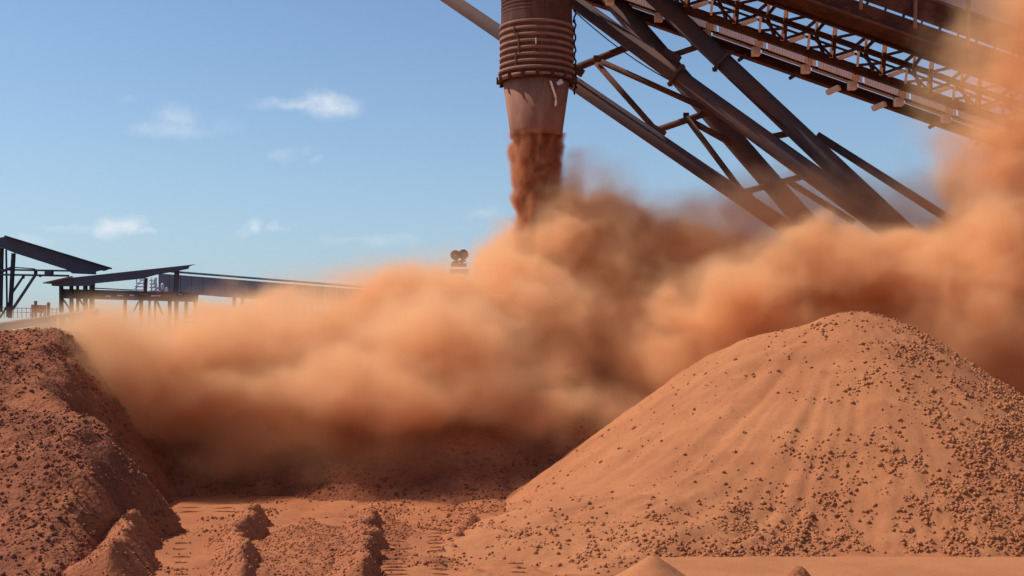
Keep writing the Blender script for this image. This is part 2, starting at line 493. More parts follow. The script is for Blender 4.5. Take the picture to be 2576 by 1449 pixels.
tag(o, 'wide low spread of rubbly ore between two narrow ridges', 'earth ridge', 'ridges of spilled ore between the track lanes')
WIND.append((h_rub, cx_ - 2.6, cx_ + 2.6, cy_ - 6, cy_ + 8))

# pale flat bank in front of the pile
def h_bank(X, Y):
    x0, _ = gp(1660, 1430)
    s1 = (X - 3.55) * 0.9 + 0.12 * fbm(Y, Y * 0 + 1, 3, 5)
    f = (Y - 22) * 0.8; b = (34.2 - Y) * 0.9
    h = smin(smin(s1, f, .3), smin(b, np.full_like(X, 0.30), .08), .12)
    return h + 0.03 * fbm(X * 1.2, Y * 1.2, 4, 181)
o = field('earth_bank', np.arange(2.5, 24, 0.1), np.arange(21, 35, 0.1), h_bank, M['pile'])
tag(o, 'long flat-topped dust bank across the foot of the smooth cone', 'earth bank')
def mound(name, fx, fy, Y, w, label, seed, mat='pile'):
    p = at(fx, fy, Y)
    def fn(X, Yy):
        r = np.sqrt((X - p.x)**2 + (Yy - p.y)**2)
        return p.z - (p.z / w) * (np.sqrt(r * r + .02) - .14) + 0.05 * fbm(X * 2, Yy * 2, 3, seed)
    o = field(name, np.arange(p.x - w - .6, p.x + w + .6, 0.05), np.arange(p.y - w - .6, p.y + w + .6, 0.05), fn, M[mat])
    tag(o, label, 'mound', 'small mounds in front of the cone')
mound('dirt_mound', 1640, 1396, 30.5, 1.25, 'small smooth pointed mound at the end of the flat bank', 191)
mound('dirt_mound', 2010, 1422, 29.3, 0.55, 'little dark-sided clod mound on top of the flat bank', 195, 'coarse')

# ------------------------------------------------------------------ lumps
phi = (1 + 5**.5) / 2
ICO_V = np.array([(-1, phi, 0), (1, phi, 0), (-1, -phi, 0), (1, -phi, 0), (0, -1, phi), (0, 1, phi), (0, -1, -phi), (0, 1, -phi), (phi, 0, -1), (phi, 0, 1), (-phi, 0, -1), (-phi, 0, 1)])
ICO_V /= np.linalg.norm(ICO_V[0])
ICO_F = np.array([(0,11,5),(0,5,1),(0,1,7),(0,7,10),(0,10,11),(1,5,9),(5,11,4),(11,10,2),(10,7,6),(7,1,8),(3,9,4),(3,4,2),(3,2,6),(3,6,8),(3,8,9),(4,9,5),(2,4,11),(6,2,10),(8,6,7),(9,8,1)])
def chunks(name, P, S, mat, label, sink=0.35):
    n = len(P)
    V = ICO_V[None] * (1 + rng.uniform(-.28, .28, (n, 12, 1)))
    V = V * rng.uniform(.6, 1.25, (n, 1, 3))
    a = rng.uniform(0, 6.28, n); c, s = np.cos(a), np.sin(a)
    b = rng.uniform(-.8, .8, n); cb, sb = np.cos(b), np.sin(b)
    x = V[..., 0] * c[:, None] - V[..., 1] * s[:, None]; y = V[..., 0] * s[:, None] + V[..., 1] * c[:, None]; z = V[..., 2]
    y2 = y * cb[:, None] - z * sb[:, None]; z2 = y * sb[:, None] + z * cb[:, None]
    V = np.stack([x, y2, z2], -1) * S[:, None, None] + P[:, None, :]
    V[..., 2] += (S * (0.5 - sink))[:, None]
    F = (ICO_F[None] + (np.arange(n) * 12)[:, None, None]).reshape(-1, 3)
    o = mesh_np(name, V.reshape(-1, 3), F, mat)
    tag(o, label, 'rubble', kind='stuff')
    return o
def scatter(fn, x0, x1, y0, y1, n, mask=None, smin_=.04, smax_=.1, power=2.5, zmin=0.02):
    X = rng.uniform(x0, x1, n); Y = rng.uniform(y0, y1, n)
    Z = fn(X, Y)
    ok = Z > zmin
    if mask is not None:
        ok &= rng.uniform(0, 1, n) < mask(X, Y, Z)
    X, Y, Z = X[ok], Y[ok], Z[ok]
    S = smin_ + (smax_ - smin_) * rng.uniform(0, 1, len(X))**power
    return np.stack([X, Y, Z], -1), S

def mask_pile(X, Y, Z):
    fx, fy = project(X, Y, Z)
    d = np.full_like(X, 0.012)
    for cx, cy2, sx, sy, w in CL:
        d = d + w * np.exp(-0.5 * (((fx - cx) / sx)**2 + ((fy - cy2) / sy)**2))
    cl = fbm(X * 0.9, Y * 0.9, 3, 201) * .5 + .5
    cl2 = fbm(X * 2.7, Y * 2.7, 2, 207) * .5 + .5
    return np.clip(d * np.clip((cl - .3) * 3.2, 0.03, 1.6) * np.clip((cl2 - .25) * 3, 0.1, 1.4), 0, 1)
P, S = scatter(h_pile, P1.x - 16, P1.x + 16, 29, 47.5, 190000, mask_pile, .016, .085, 2.4)
chunks('ore_lumps', P, S, M['chunk'], 'dark ore lumps strewn down the face of the smooth cone')
print('pile chunks', len(P))
# grit that breaks up the smooth surface
P, S = scatter(h_pile, P1.x - 17, P1.x + 16, 29, 48, 9000, lambda X, Y, Z: np.clip((fbm(X * .8, Y * .8, 3, 211) + .1) * 1.5, 0.05, 1), .012, .035, 2)
chunks('ore_grit', P, S, M['pile'], 'fine ore grit over the smooth cone', )
P, S = scatter(h_left, -34, -8.5, 29.5, 58, 80000, lambda X, Y, Z: np.clip((fbm(X * .5, Y * .5, 3, 221) + .5), 0.12, 1), .016, .08, 3.0)
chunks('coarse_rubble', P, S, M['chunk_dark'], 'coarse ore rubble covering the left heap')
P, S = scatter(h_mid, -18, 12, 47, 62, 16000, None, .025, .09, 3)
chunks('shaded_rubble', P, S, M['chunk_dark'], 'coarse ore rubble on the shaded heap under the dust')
PP, SS = [], []
for fn, x0, x1, y0, y1 in WIND:
    P, S = scatter(fn, x0, x1, y0, y1, int(260 * (x1 - x0) * (y1 - y0) / 2.2), None, .010, .055, 3.5, .03)
    PP.append(P); SS.append(S)
P, S = scatter(lambda X, Y: h_ground(X, Y) + .02, -11, 6, 29, 50, 26000, lambda X, Y, Z: np.clip(fbm(X * .45 + 3, Y * .45, 3, 231) * 2.2 + .02 + .8 * np.clip((X + 6.3), 0, 1) * (1 - np.exp(-((X + 3.1) / 1.0)**4)), 0.02, 1), .010, .06, 4, -9)
PP.append(P); SS.append(S)
chunks('spilled_rubble', np.concatenate(PP), np.concatenate(SS), M['spill'], 'loose ore rubble along the ridges and the yard floor')

# ------------------------------------------------------------------ dust (grids of density made from soft puffs and turbulence)
def dust_material(name, color, dens, aniso, step=1.0):
    m = bpy.data.materials.new(name); m.use_nodes = True
    t = m.node_tree; t.nodes.clear(); k = NT(t)
    pv = k.n('ShaderNodeVolumePrincipled')
    pv.inputs['Color'].default_value = color
    pv.inputs['Density'].default_value = dens
    pv.inputs['Anisotropy'].default_value = aniso
    k.n('ShaderNodeOutputMaterial', ins={1: pv.outputs[0]})
    m.cycles.volume_step_rate = step
    return m

def dust_volume(name, lo, hi, voxel, puffs, thin, mat, label, warp=1.6, wscale=0.22, turb=1.0, tscale=0.45, soft=0.46, lowturb=1.0, blend=0.75, fine=1.3, stretch=(1, 1, 1), core=1.0):
    lo, hi = Vector(lo), Vector(hi)
    vd = bpy.data.volumes.new(name)
    ob = bpy.data.objects.new(name, vd)
    COL.objects.link(ob)
    vd.materials.append(mat)
    t = bpy.data.node_groups.new(name + '_field', 'GeometryNodeTree')
    t.interface.new_socket('Geometry', in_out='INPUT', socket_type='NodeSocketGeometry')
    t.interface.new_socket('Geometry', in_out='OUTPUT', socket_type='NodeSocketGeometry')
    k = NT(t)
    gout = k.n('NodeGroupOutput')
    pos = k.n('GeometryNodeInputPosition').outputs[0]
    ps = k.vmath('MULTIPLY', pos, stretch)
    w = k.n('ShaderNodeTexNoise', ins={'Vector': ps, 'Scale': wscale, 'Detail': 3.0, 'Roughness': 0.5})
    wv = k.vmath('MULTIPLY', k.vmath('SUBTRACT', w.outputs['Color'], (.5, .5, .5)), (warp * 2, warp * 2, warp * 2))
    q = k.vmath('ADD', pos, wv)
    nz = k.n('ShaderNodeTexNoise', ins={'Vector': ps, 'Scale': tscale, 'Detail': 5.0, 'Roughness': 0.52, 'Distortion': 0.6})
    vo = k.n('ShaderNodeTexVoronoi', feature='SMOOTH_F1', ins={'Vector': k.vmath('ADD', ps, k.vmath('MULTIPLY', wv, (.3, .3, .3))), 'Scale': tscale * 0.9, 'Smoothness': 0.5})
    turbv = k.math('ADD', k.math('SUBTRACT', nz.outputs[0], 0.5), k.math('MULTIPLY', k.math('SUBTRACT', 0.5, vo.outputs[0]), 0.22))
    if fine:
        # small curling billows, and wisps drawn out along the drift
        wf = k.n('ShaderNodeTexNoise', ins={'Vector': pos, 'Scale': 0.55, 'Detail': 3.0})
        pw = k.vmath('ADD', pos, k.vmath('MULTIPLY', k.vmath('SUBTRACT', wf.outputs['Color'], (.5, .5, .5)), (2.2, 2.2, 2.2)))
        vf = k.n('ShaderNodeTexVoronoi', feature='SMOOTH_F1', ins={'Vector': pw, 'Scale': 0.75, 'Smoothness': 0.35})
        nf = k.n('ShaderNodeTexNoise', ins={'Vector': pw, 'Scale': 1.15, 'Detail': 5.0, 'Roughness': 0.62})
        ws = k.n('ShaderNodeTexNoise', ins={'Vector': k.vmath('MULTIPLY', pw, (.35, .8, 1.0)), 'Scale': 0.8, 'Detail': 4.0, 'Roughness': 0.6})
        add = k.math('ADD', k.math('MULTIPLY', k.math('SUBTRACT', 0.45, vf.outputs[0]), 0.09), k.math('MULTIPLY', k.math('SUBTRACT', nf.outputs[0], 0.5), 0.36))
        add = k.math('ADD', add, k.math('MULTIPLY', k.math('SUBTRACT', ws.outputs[0], 0.5), 0.40))
        turbv = k.math('ADD', turbv, k.math('MULTIPLY', add, fine))
    zz = k.n('ShaderNodeSeparateXYZ', ins={0: pos}).outputs[2]
    turbv = k.math('MULTIPLY', turbv, k.ramp(zz, 4.0, 10.0, turb * lowturb, turb * 2))
    def union(lst):
        F = None
        for (c, r, wgt) in lst:
            v = k.vmath('MULTIPLY', k.vmath('SUBTRACT', q, tuple(c)), tuple(1.0 / x for x in r))
            d2 = k.vmath('DOT_PRODUCT', v, v, out=1)
            f = k.math('SUBTRACT', wgt, d2)
            f = k.math('MAXIMUM', f, -1.5)
            F = f if F is None else k.n('ShaderNodeMath', operation='SMOOTH_MAX', ins={0: F, 1: f, 2: blend}).outputs[0]
        return F
    U = union(puffs)
    dens = k.ramp(k.math('ADD', U, turbv), 0.0, soft * 2, 0.0, core)
    if fine:
        # torn thin veil around the dense body
        veil = k.ramp(k.math('ADD', k.math('ADD', U, k.math('MULTIPLY', turbv, 0.8)), k.math('MULTIPLY', add, 1.8)), -0.7, 0.35, 0.0, 0.14)
        veil = k.math('MULTIPLY', veil, k.ramp(U, -0.85, -0.25))
        dens = k.math('MAXIMUM', dens, veil)
    if thin:
        th = None
        for (c, r, wgt) in thin:
            v = k.vmath('MULTIPLY', k.vmath('SUBTRACT', q, tuple(c)), tuple(1.0 / x for x in r))
            d2 = k.vmath('DOT_PRODUCT', v, v, out=1)
            f = k.ramp(k.math('ADD', d2, k.math('MULTIPLY', turbv, -0.8)), 1.0, 0.0, 0.0, wgt)
            th = f if th is None else k.math('ADD', th, f)
        dens = k.math('ADD', dens, th)
    sz = hi - lo
    vc = k.n('GeometryNodeVolumeCube', ins={'Density': dens, 'Background': 0.0, 'Min': tuple(lo), 'Max': tuple(hi),
             'Resolution X': int(sz.x / voxel), 'Resolution Y': int(sz.y / voxel), 'Resolution Z': int(sz.z / voxel)})
    sm = k.n('GeometryNodeSetMaterial', ins={0: vc.outputs[0], 'Material': mat})
    t.links.new(sm.outputs[0], gout.inputs[0])
    md = ob.modifiers.new('field', 'NODES')
    md.node_group = t
    tag(ob, label, 'dust', kind='stuff')
    return ob

def pf(fx, fy, Y, rx, ry, rd, w=1.0):
    c = at(fx, fy, Y)
    s = Y / 3109.0
    return (c, (rx * s, rd, ry * s), w)
PUFFS = [
    # left tongue of the cloud
    pf(340, 930, 53, 150, 95, 3.2), pf(500, 900, 54, 190, 115, 4.2), pf(660, 880, 55, 200, 130, 4.5), pf(450, 1030, 52.5, 180, 85, 3.0), pf(680, 1010, 53, 260, 95, 3.8),
    pf(560, 815, 60, 120, 50, 3.0), pf(690, 780, 62, 95, 55, 2.6), pf(240, 860, 55, 80, 45, 1.8), pf(820, 870, 57, 170, 100, 5.0), pf(700, 1090, 52.5, 260, 65, 3.0, .8), pf(540, 1150, 51.5, 190, 50, 2.0, .6), pf(520, 970, 50.2, 170, 70, 2.2, .8), pf(780, 985, 50.2, 170, 70, 2.2, .8), pf(1000, 950, 50.6, 150, 70, 2.2, .7),
    # middle
    pf(880, 960, 52.8, 210, 110, 4.6), pf(980, 800, 60, 150, 110, 4.0), pf(1030, 735, 61, 110, 60, 3.2), pf(1265, 700, 61, 95, 100, 4.0), pf(1520, 930, 60, 150, 110, 3.5), pf(1640, 860, 61, 150, 120, 3.5), pf(1120, 860, 55, 200, 110, 5.5),
    pf(1310, 640, 62, 90, 80, 3.2), pf(1200, 790, 57, 140, 90, 3.0), pf(1020, 1000, 52.3, 220, 75, 3.6), pf(1230, 960, 53, 150, 90, 3.6), pf(1340, 740, 58, 110, 90, 3.0),
    # plume right of the stream
    pf(1430, 620, 61, 110, 130, 3.5), pf(1500, 560, 62, 85, 85, 3.0), pf(1440, 520, 62, 45, 60, 1.6), pf(1620, 600, 63, 110, 75, 3.0), pf(1560, 700, 62, 180, 120, 4.0), pf(1740, 610, 65, 100, 65, 2.5),
    pf(1420, 800, 59, 170, 110, 4.0), pf(1400, 930, 57, 130, 100, 3.2), pf(1370, 1040, 53, 110, 80, 2.6), pf(1580, 880, 59, 160, 120, 4.0), pf(1480, 1020, 56, 130, 90, 2.6),
    # big lit shoulder behind the cone
    pf(1740, 810, 58, 180, 115, 3.6), pf(1900, 710, 55.5, 180, 90, 3.2), pf(2000, 630, 55.5, 120, 65, 2.4), pf(2130, 655, 55, 180, 80, 2.8), pf(2330, 690, 54.5, 200, 105, 2.8),
    pf(1700, 940, 57, 190, 120, 3.2), pf(1570, 1080, 55, 160, 80, 2.4), pf(1960, 820, 57, 220, 120, 3.4), pf(2200, 800, 57, 260, 120, 3.6), pf(2480, 790, 53, 220, 180, 3.4),
    pf(1850, 600, 64, 90, 45, 2.0), pf(1790, 720, 60, 150, 90, 3.5), pf(2080, 760, 58, 220, 110, 3.0), pf(2415, 450, 62, 70, 80, 2.0, .6), pf(1190, 745, 59, 80, 45, 2.0), pf(1150, 760, 58, 120, 62, 2.6),
    # tall right hand column
    pf(2560, 620, 52.8, 180, 150, 3.0, .9), pf(2590, 430, 53.5, 130, 150, 2.8, .75), pf(2620, 240, 53.2, 140, 170, 2.8, .7), pf(2660, 50, 53, 130, 170, 2.8, .7), pf(2440, 620, 56, 120, 90, 3.0), pf(2700, 700, 54, 250, 300, 3.6),
]
THIN = [
    (at(330, 900, 55), (9, 5, 2.6), .14), (at(700, 900, 57), (13, 7, 3.6), .14), (at(640, 1090, 53), (12, 4, 2.2), .12), (at(270, 950, 49.9), (3.8, 2.3, 3.8), .5), (at(170, 880, 50.6), (3.2, 2.2, 2.0), .3), (at(900, 1140, 51.5), (12, 3, 1.6), .08), (at(1170, 750, 70), (4, 3, 2.0), .06), (at(2600, 300, 54.5), (6.0, 3, 10), .17), (at(1850, 560, 60), (6, 3, 2.6), .16), (at(1100, 860, 59), (12, 7, 4.6), .14), (at(1700, 700, 62), (11, 5, 5.0), .12),
    (at(1480, 520, 62), (3.6, 3, 3.0), .16), (at(2560, 400, 54), (3.6, 3, 8), .14), (at(2430, 450, 56), (1.6, 2, 2.2), .2), (at(1435, 470, 61), (1.0, 1.4, 2.0), .25), (at(1250, 1080, 54), (12, 4, 2.0), .10), (at(2250, 600, 60), (9, 5, 4), .16), (at(2520, 1000, 54), (8, 3.5, 5), .5),
]
DUSTM = dust_material('dust_scatter', (.98, .67, .385, 1), 1.7, 0.1, 2.2)
dust = dust_volume('dust_cloud', (-26, 47.5, 0.0), (32, 73, 22.5), 0.145, PUFFS, THIN, DUSTM, 'billowing orange dust cloud rolling out from under the chute')

# falling stream
s0 = at(1346, 350, 61); s1 = at(1352, 640, 61)
STR = []
for i in range(9):
    t_ = i / 8
    c = at(1347 + 6 * t_, 340 + 330 * t_, 61)
    rr = 1.34 - 0.28 * t_
    STR.append((c, (rr * 1.1, rr * 1.1, 1.6), 1.0))
sm_ = dust_material('stream_scatter', (.70, .34, .18, 1), 7.0, 0.1, 2.0)
dust_volume('ore_stream', (s0.x - 2.8, 58.2, s1.z - 1.5), (s0.x + 3.2, 63.8, at(1346, 338, 61).z), 0.09, STR, None, sm_,
            'brown column of ore pouring from the mouth of the chute', warp=0.22, wscale=1.4, turb=0.75, tscale=2.1, soft=0.32, lowturb=2.0, blend=0.3, fine=0.0, stretch=(1, 1, .55))
n = 5000
tt = rng.uniform(0, 1, n)**.8
cz = np.array([tuple(at(1347 + 6 * t, 342 + 300 * t, 61)) for t in tt])
ang = rng.uniform(0, 6.28, n); rad = np.sqrt(rng.uniform(0, 1, n)) * (1.16 - .25 * tt)
cz[:, 0] += np.cos(ang) * rad; cz[:, 1] += np.sin(ang) * rad
chunks('falling_ore', cz, rng.uniform(.008, .03, n), M['chunk'], 'loose ore falling within the brown column below the chute')

# ------------------------------------------------------------------ discharge chute
CY = 61.0
def zc(fy): return at(1350, fy, CY).z
def rw(w): return w / 2 / 3109.0 * CY
c0 = at(1350, 100, CY)
CX = c0.x
ch = empty('discharge_chute', (CX, CY, zc(345)), 'rusty brown hooped discharge chute pouring ore', 'chute')
MB().lathe((CX, CY), [(zc(206), rw(168)), (zc(204), rw(184)), (zc(70), rw(183)), (zc(20), rw(178)), (zc(-60), rw(178)), (zc(-420), rw(178))], 64).build('barrel', M['chute_hi'], ch, True)
cone = MB().lathe((CX - 0.02, CY), [(zc(345), rw(128)), (zc(346), rw(132)), (zc(330), rw(134)), (zc(205), rw(170)), (zc(203), rw(150))], 64)
cone.lathe((CX - 0.02, CY), [(zc(345), rw(127)), (zc(205), rw(160))], 64)
cone.build('tapered_skirt', M['chute'], ch, True)
for i in range(9):
    fy = 72 + i * 16.2
    w = 188 + (6 if i > 6 else 0)
    zz = zc(fy)
    MB().lathe((CX, CY), [(zz - .11, rw(w) - .12), (zz - .10, rw(w)), (zz + .03, rw(w) + .03), (zz + .045, rw(w) - .12)], 64).build('hoop', M['hoop'], ch, True)
for i in range(7):
    fy = 4 + i * 9.5; zz = zc(fy)
    MB().lathe((CX, CY), [(zz - .03, rw(178) - .03), (zz - .025, rw(181)), (zz + .025, rw(181)), (zz + .03, rw(178) - .03)], 64).build('hoop', M['chute_hi'], ch, True)
# the link bars that tie hoops together
for fx, fy0, fy1 in ((1292, 85, 101), (1300, 101, 117), (1303, 117, 150), (1296, 150, 190)):
    a = math.asin(max(-1, min(1, (fx - 1350) / 96)))
    r = rw(192)
    for s in (a,):
        x, y = CX + r * math.sin(s), CY - r * math.cos(s)
        MB().beam((x, y, zc(fy1)), (x, y, zc(fy0)), .06, .08).build('link_bar', M['hoop'], ch)
# bottom lug ring, left
mb = MB().lathe((CX, CY), [(zc(211), rw(184)), (zc(210), rw(193)), (zc(200), rw(193)), (zc(199), rw(184))], 64)
for i in range(16):
    a = 2 * math.pi * i / 16
    x, y = CX + rw(196) * math.cos(a), CY + rw(196) * math.sin(a)
    mb.box((x, y, zc(204)), .16, .16, .34)
mb.build('lug_ring', M['girder'], ch)
# hose with beads down the right side
mb = MB(); pts = []
xr = CX + rw(186) + .07
for i in range(24):
    pts.append((xr + .06 * math.sin(i * 1.9), CY - .15, zc(28 + i * 9.2)))
mb.path(pts, .045)
for i in range(0, 24, 3): mb.box(pts[i], .14, .14, .12)
mb.build('hose', M['cable'], ch)
# bent rod, lamp and loop on the skirt
def onskirt(fx, fy, out=.12):
    r = rw(168 - (fy - 205) * .27) + out
    x = at(fx, fy, CY - 1.2).x
    d = x - CX
    return Vector((x, CY - math.sqrt(max(.01, r * r - d * d)), zc(fy)))
MB().path([onskirt(1384, 221), onskirt(1393, 245), onskirt(1399, 262), onskirt(1397, 279)], .055).build('bent_rod', M['bright'], ch)
p = onskirt(1402, 227, .2)
MB().tube(p, p + Vector((.22, -.1, .12)), .10, .13).build('lamp', M['pale'], ch)
loop = [onskirt(1409 + 9 * math.cos(a), 258 + 20 * math.sin(a), .16) for a in np.linspace(0.5, 5.6, 12)]
MB().path(loop, .03).build('cable_loop', M['hoop'], ch)
p = onskirt(1345, 128, .6); 
MB().box((CX - .08, CY - rw(190) - .05, zc(126)), .06, .06, .3).build('lug', M['bright'], ch)

# ------------------------------------------------------------------ tubular support frame
fr = empty('support_frame', at(2100, 900, 66), 'dusty dark tubular steel frame braced diagonally behind the chute', 'steel frame')
def px(w, Y): return w / 3109.0 * Y
def ftube(name, a, b, w0, w1=None, mat='tube', seg=20, ext=0.0):
    p0, p1 = at(*a), at(*b)
    w1 = w1 or w0
    r0, r1 = px(w0, a[2]) / 2, px(w1, b[2]) / 2
    if ext:
        d = p1 - p0; k_ = ext
        p1 = p1 + d * k_; r1 = r1 + (r1 - r0) * k_
    MB().tube(p0, p1, r0, r1, seg).build(name, M[mat], fr, True)
    return p0, p1
ftube('chord', (1060, -52, 64.6), (1940, 548, 62.6), 34, 40, ext=.8)
ftube('chord', (1360, -58, 63.6), (2190, 545, 60.6), 36, 52, ext=.9)
ftube('chord', (1490, -59, 66), (2010, 540, 65), 49, 52, ext=.8)
ftube('chord', (1590, -62, 63.4), (2235, 548, 61.6), 44, 52, ext=.8)
ftube('chord', (2055, 340, 64), (2350, 528, 64), 20, 22, 'tube', ext=1.6)
def brace(a, b, w, mat='tube_red'):
    ftube('brace', a, b, w, None, mat, 12)
brace((1445, 173, 64.9), (1590, 114, 65), 19)
brace((1512, 155, 64.8), (1790, 280, 64.2), 15)
brace((1500, 158, 64.6), (1652, 330, 64.2), 15)
brace((1651, 328, 64), (1800, 277, 64), 17)
brace((1730, 300, 63.9), (1868, 484, 63.3), 15)
brace((1730, 300, 64.1), (1900, 395, 65.6), 16)
brace((1868, 484, 63.3), (2035, 440, 62.6), 16)
brace((1985, 458, 63.1), (2150, 560, 62.6), 16)
brace((1690, 140, 65), (1775, 111, 64.6), 15)
brace((1925, 348, 63), (2010, 330, 63.2), 17)
# bolted flanges on the chords
def flange(a, b, t, w, Y0, Y1):
    p0, p1 = at(a[0], a[1], Y0), at(b[0], b[1], Y1)
    c = p0.lerp(p1, t); d = (p1 - p0).normalized()
    r = px(w, c.y) / 2
    mb = MB().tube(c - d * .06, c + d * .06, r, seg=24)
    u = d.orthogonal().normalized(); v = d.cross(u)
    for i in range(10):
        an = i * math.pi / 5
        q = c + (u * math.cos(an) + v * math.sin(an)) * r * .88
        mb.tube(q - d * .13, q + d * .13, .035, seg=6)
    mb.build('flange', M['tube'], fr)
flange((1360, -58), (2190, 545), .425, 66, 63.6, 60.6)
flange((1590, -62), (2235, 548), .362, 70, 63.4, 61.6)
flange((1490, -59), (2010, 540), .36, 66, 66, 65)
for fx, fy, Y in ((1447, 174, 63.9), (1585, 116, 63.2), (1652, 328, 63.7), (1868, 484, 62.6), (1790, 280, 63.2), (2030, 442, 61.8), (1690, 140, 63.2), (1775, 111, 63.2), (1925, 348, 62.6), (2010, 330, 62.5)):
    c = at(fx, fy, Y - .3)
    mb = MB().beam(c - Vector((.42, 0, -.26)), c + Vector((.42, 0, -.26)), .04, .42)
    for q in (-.3, 0, .3):
        p = c + Vector((q, -.03, -q * .62)); mb.tube(p, p + Vector((0, -.05, 0)), .035, seg=6)
    mb.build('joint_plate', M['tube_red'], fr)
def droop(fx0, fy0, Y0, fx1, fy1, Y1, sag, r_=.03):
    a, b = at(fx0, fy0, Y0), at(fx1, fy1, Y1)
    MB().path([a.lerp(b, t) - Vector((0, 0, sag * 4 * t * (1 - t))) for t in np.linspace(0, 1, 14)], r_, 6).build('cable', M['cable'], fr)
droop(1447, 30, 63, 1690, 205, 62.6, .25)
droop(1700, 212, 62.3, 1925, 362, 61.6, .2)
droop(1830, 196, 62.2, 2060, 372, 61.8, .25)
for a, b in (((1500, 148), (1500, 158)), ((1726, 292), (1726, 302)), ((1940, 456), (1940, 466))):
    c = at(a[0], a[1], 64.3)
    MB().box(c, .3, .12, .35).build('gusset', M['tube_red'], fr)

# ------------------------------------------------------------------ conveyor gallery
def g_(zx, v, Y):
    zy = 380 + 0.352 * (zx - 470) - v
    return at(1677 + zx * .349, zy * .349, Y)
ga = empty('conveyor_gallery', g_(1500, 0, 64), 'rust red conveyor gallery with lattice trusses and grating walkway overhead', 'conveyor')
Z0, Z1 = -1567, 3200  # unseen left end set to shade only the top of the chute
ZS = px(.349, 63)
def gbeam(name, v, Y, h, w, mat='girder', z0=Z0, z1=Z1):
    MB().ibeam(g_(z0, v, Y), g_(z1, v, Y), w, h * ZS, .04).build(name, M[mat], ga)
gbeam('stringer', 26, 66.2, 60, .55)
gbeam('stringer', 105, 65.6, 16, .12)
gbeam('stringer', 62, 65.9, 14, .16)
gbeam('bottom_chord', 196, 63.4, 58, .34)
gbeam('middle_chord', 357, 62.2, 32, .30)
gbeam('top_chord', 462, 61.2, 30, .30)
# slender horizontal of the lower lattice
MB().beam(g_(Z0, 305, 63.0), g_(Z1, 305, 63.0), .10, .10).build('rail', M['girder'], ga)
# grating panels (bars, so that light comes through)
def grating(z0, z1, v0, v1, Y0, Y1, nb, nc):
    mb = MB()
    for i in range(nb + 1):
        t = i / nb
        a = g_(z0, v0 + (v1 - v0) * t, Y0 + (Y1 - Y0) * t); b = g_(z1, v0 + (v1 - v0) * t, Y0 + (Y1 - Y0) * t)
        mb.beam(a, b, .04, .04)
    for i in range(nc + 1):
        z = z0 + (z1 - z0) * i / nc
        mb.beam(g_(z, v0, Y0), g_(z, v1, Y1), .05, .07)
    mb.build('grating_panel', M['grating'], ga)
k0 = [-760, -410, -60, 285, 640, 1000, 1335, 1670, 2010, 2350, 2690]
for z0, z1 in zip(k0[:-1], k0[1:]):
    grating(z0 + 95, z1 + 72, 114, 162, 64.1, 63.6, 5, 17)
    grating(z0 + 50, z1 - 15, 80, 92, 65.8, 65.65, 3, 26)
for z in k0:
    # cross beams whose ends, coloured pale as if sunlit, stick out to the far side and below
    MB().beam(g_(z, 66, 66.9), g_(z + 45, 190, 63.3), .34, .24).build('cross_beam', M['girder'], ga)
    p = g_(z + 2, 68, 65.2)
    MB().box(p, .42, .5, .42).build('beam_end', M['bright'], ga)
for z in (1205, 1535, 850 + 60, 1920, 2260, 540, 200):
    p = g_(z, -12, 65.6)
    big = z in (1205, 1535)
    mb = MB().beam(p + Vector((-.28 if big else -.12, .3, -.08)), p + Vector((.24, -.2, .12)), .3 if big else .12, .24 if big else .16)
    mb.build('outrigger', M['bright'] if big else M['girder'], ga)  # big ones get the pale tone that imitates sunlight
# lattice posts and diagonals
bays = [-560, -210, 140, 490, 838, 1190, 1548, 1886, 2236, 2590]
for i, z in enumerate(bays):
    MB().beam(g_(z - 5, 222, 63.2), g_(z + 8, 345, 62.4), .16, .16).build('post', M['bright'], ga)  # pale bar beside the dark post paints its sunlit left edge
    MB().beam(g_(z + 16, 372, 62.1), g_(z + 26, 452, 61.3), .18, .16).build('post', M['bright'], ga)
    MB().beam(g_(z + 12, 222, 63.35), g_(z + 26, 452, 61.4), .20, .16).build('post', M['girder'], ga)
    if i < len(bays) - 1:
        z2 = bays[i + 1]; zm = (z + z2) / 2
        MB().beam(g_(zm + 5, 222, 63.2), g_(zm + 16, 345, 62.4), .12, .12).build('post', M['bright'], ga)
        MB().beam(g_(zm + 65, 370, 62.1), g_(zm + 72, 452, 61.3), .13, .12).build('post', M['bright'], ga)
        for a, va, b, vb in ((z, 225, zm, 345), (zm, 345, z2, 225), (z + 30, 372, zm, 455), (zm, 372, zm + 70, 455), (z2 - 50, 455, zm + 70, 372), (zm + 60, 345, z2 - 60, 225), (zm, 225, z2, 305)):
            Ya = 63.25 if va < 350 else 62.0
            MB().beam(g_(a, va, Ya), g_(b, vb, Ya - .7), .14, .12).build('diagonal', M['girder'], ga)
        # gusset knuckles, pale colour standing in for sunlight
        MB().beam(g_(z + 60, 235, 63.0), g_(z + 150, 300, 62.0), .26, .14).build('knuckle', M['bright'], ga)
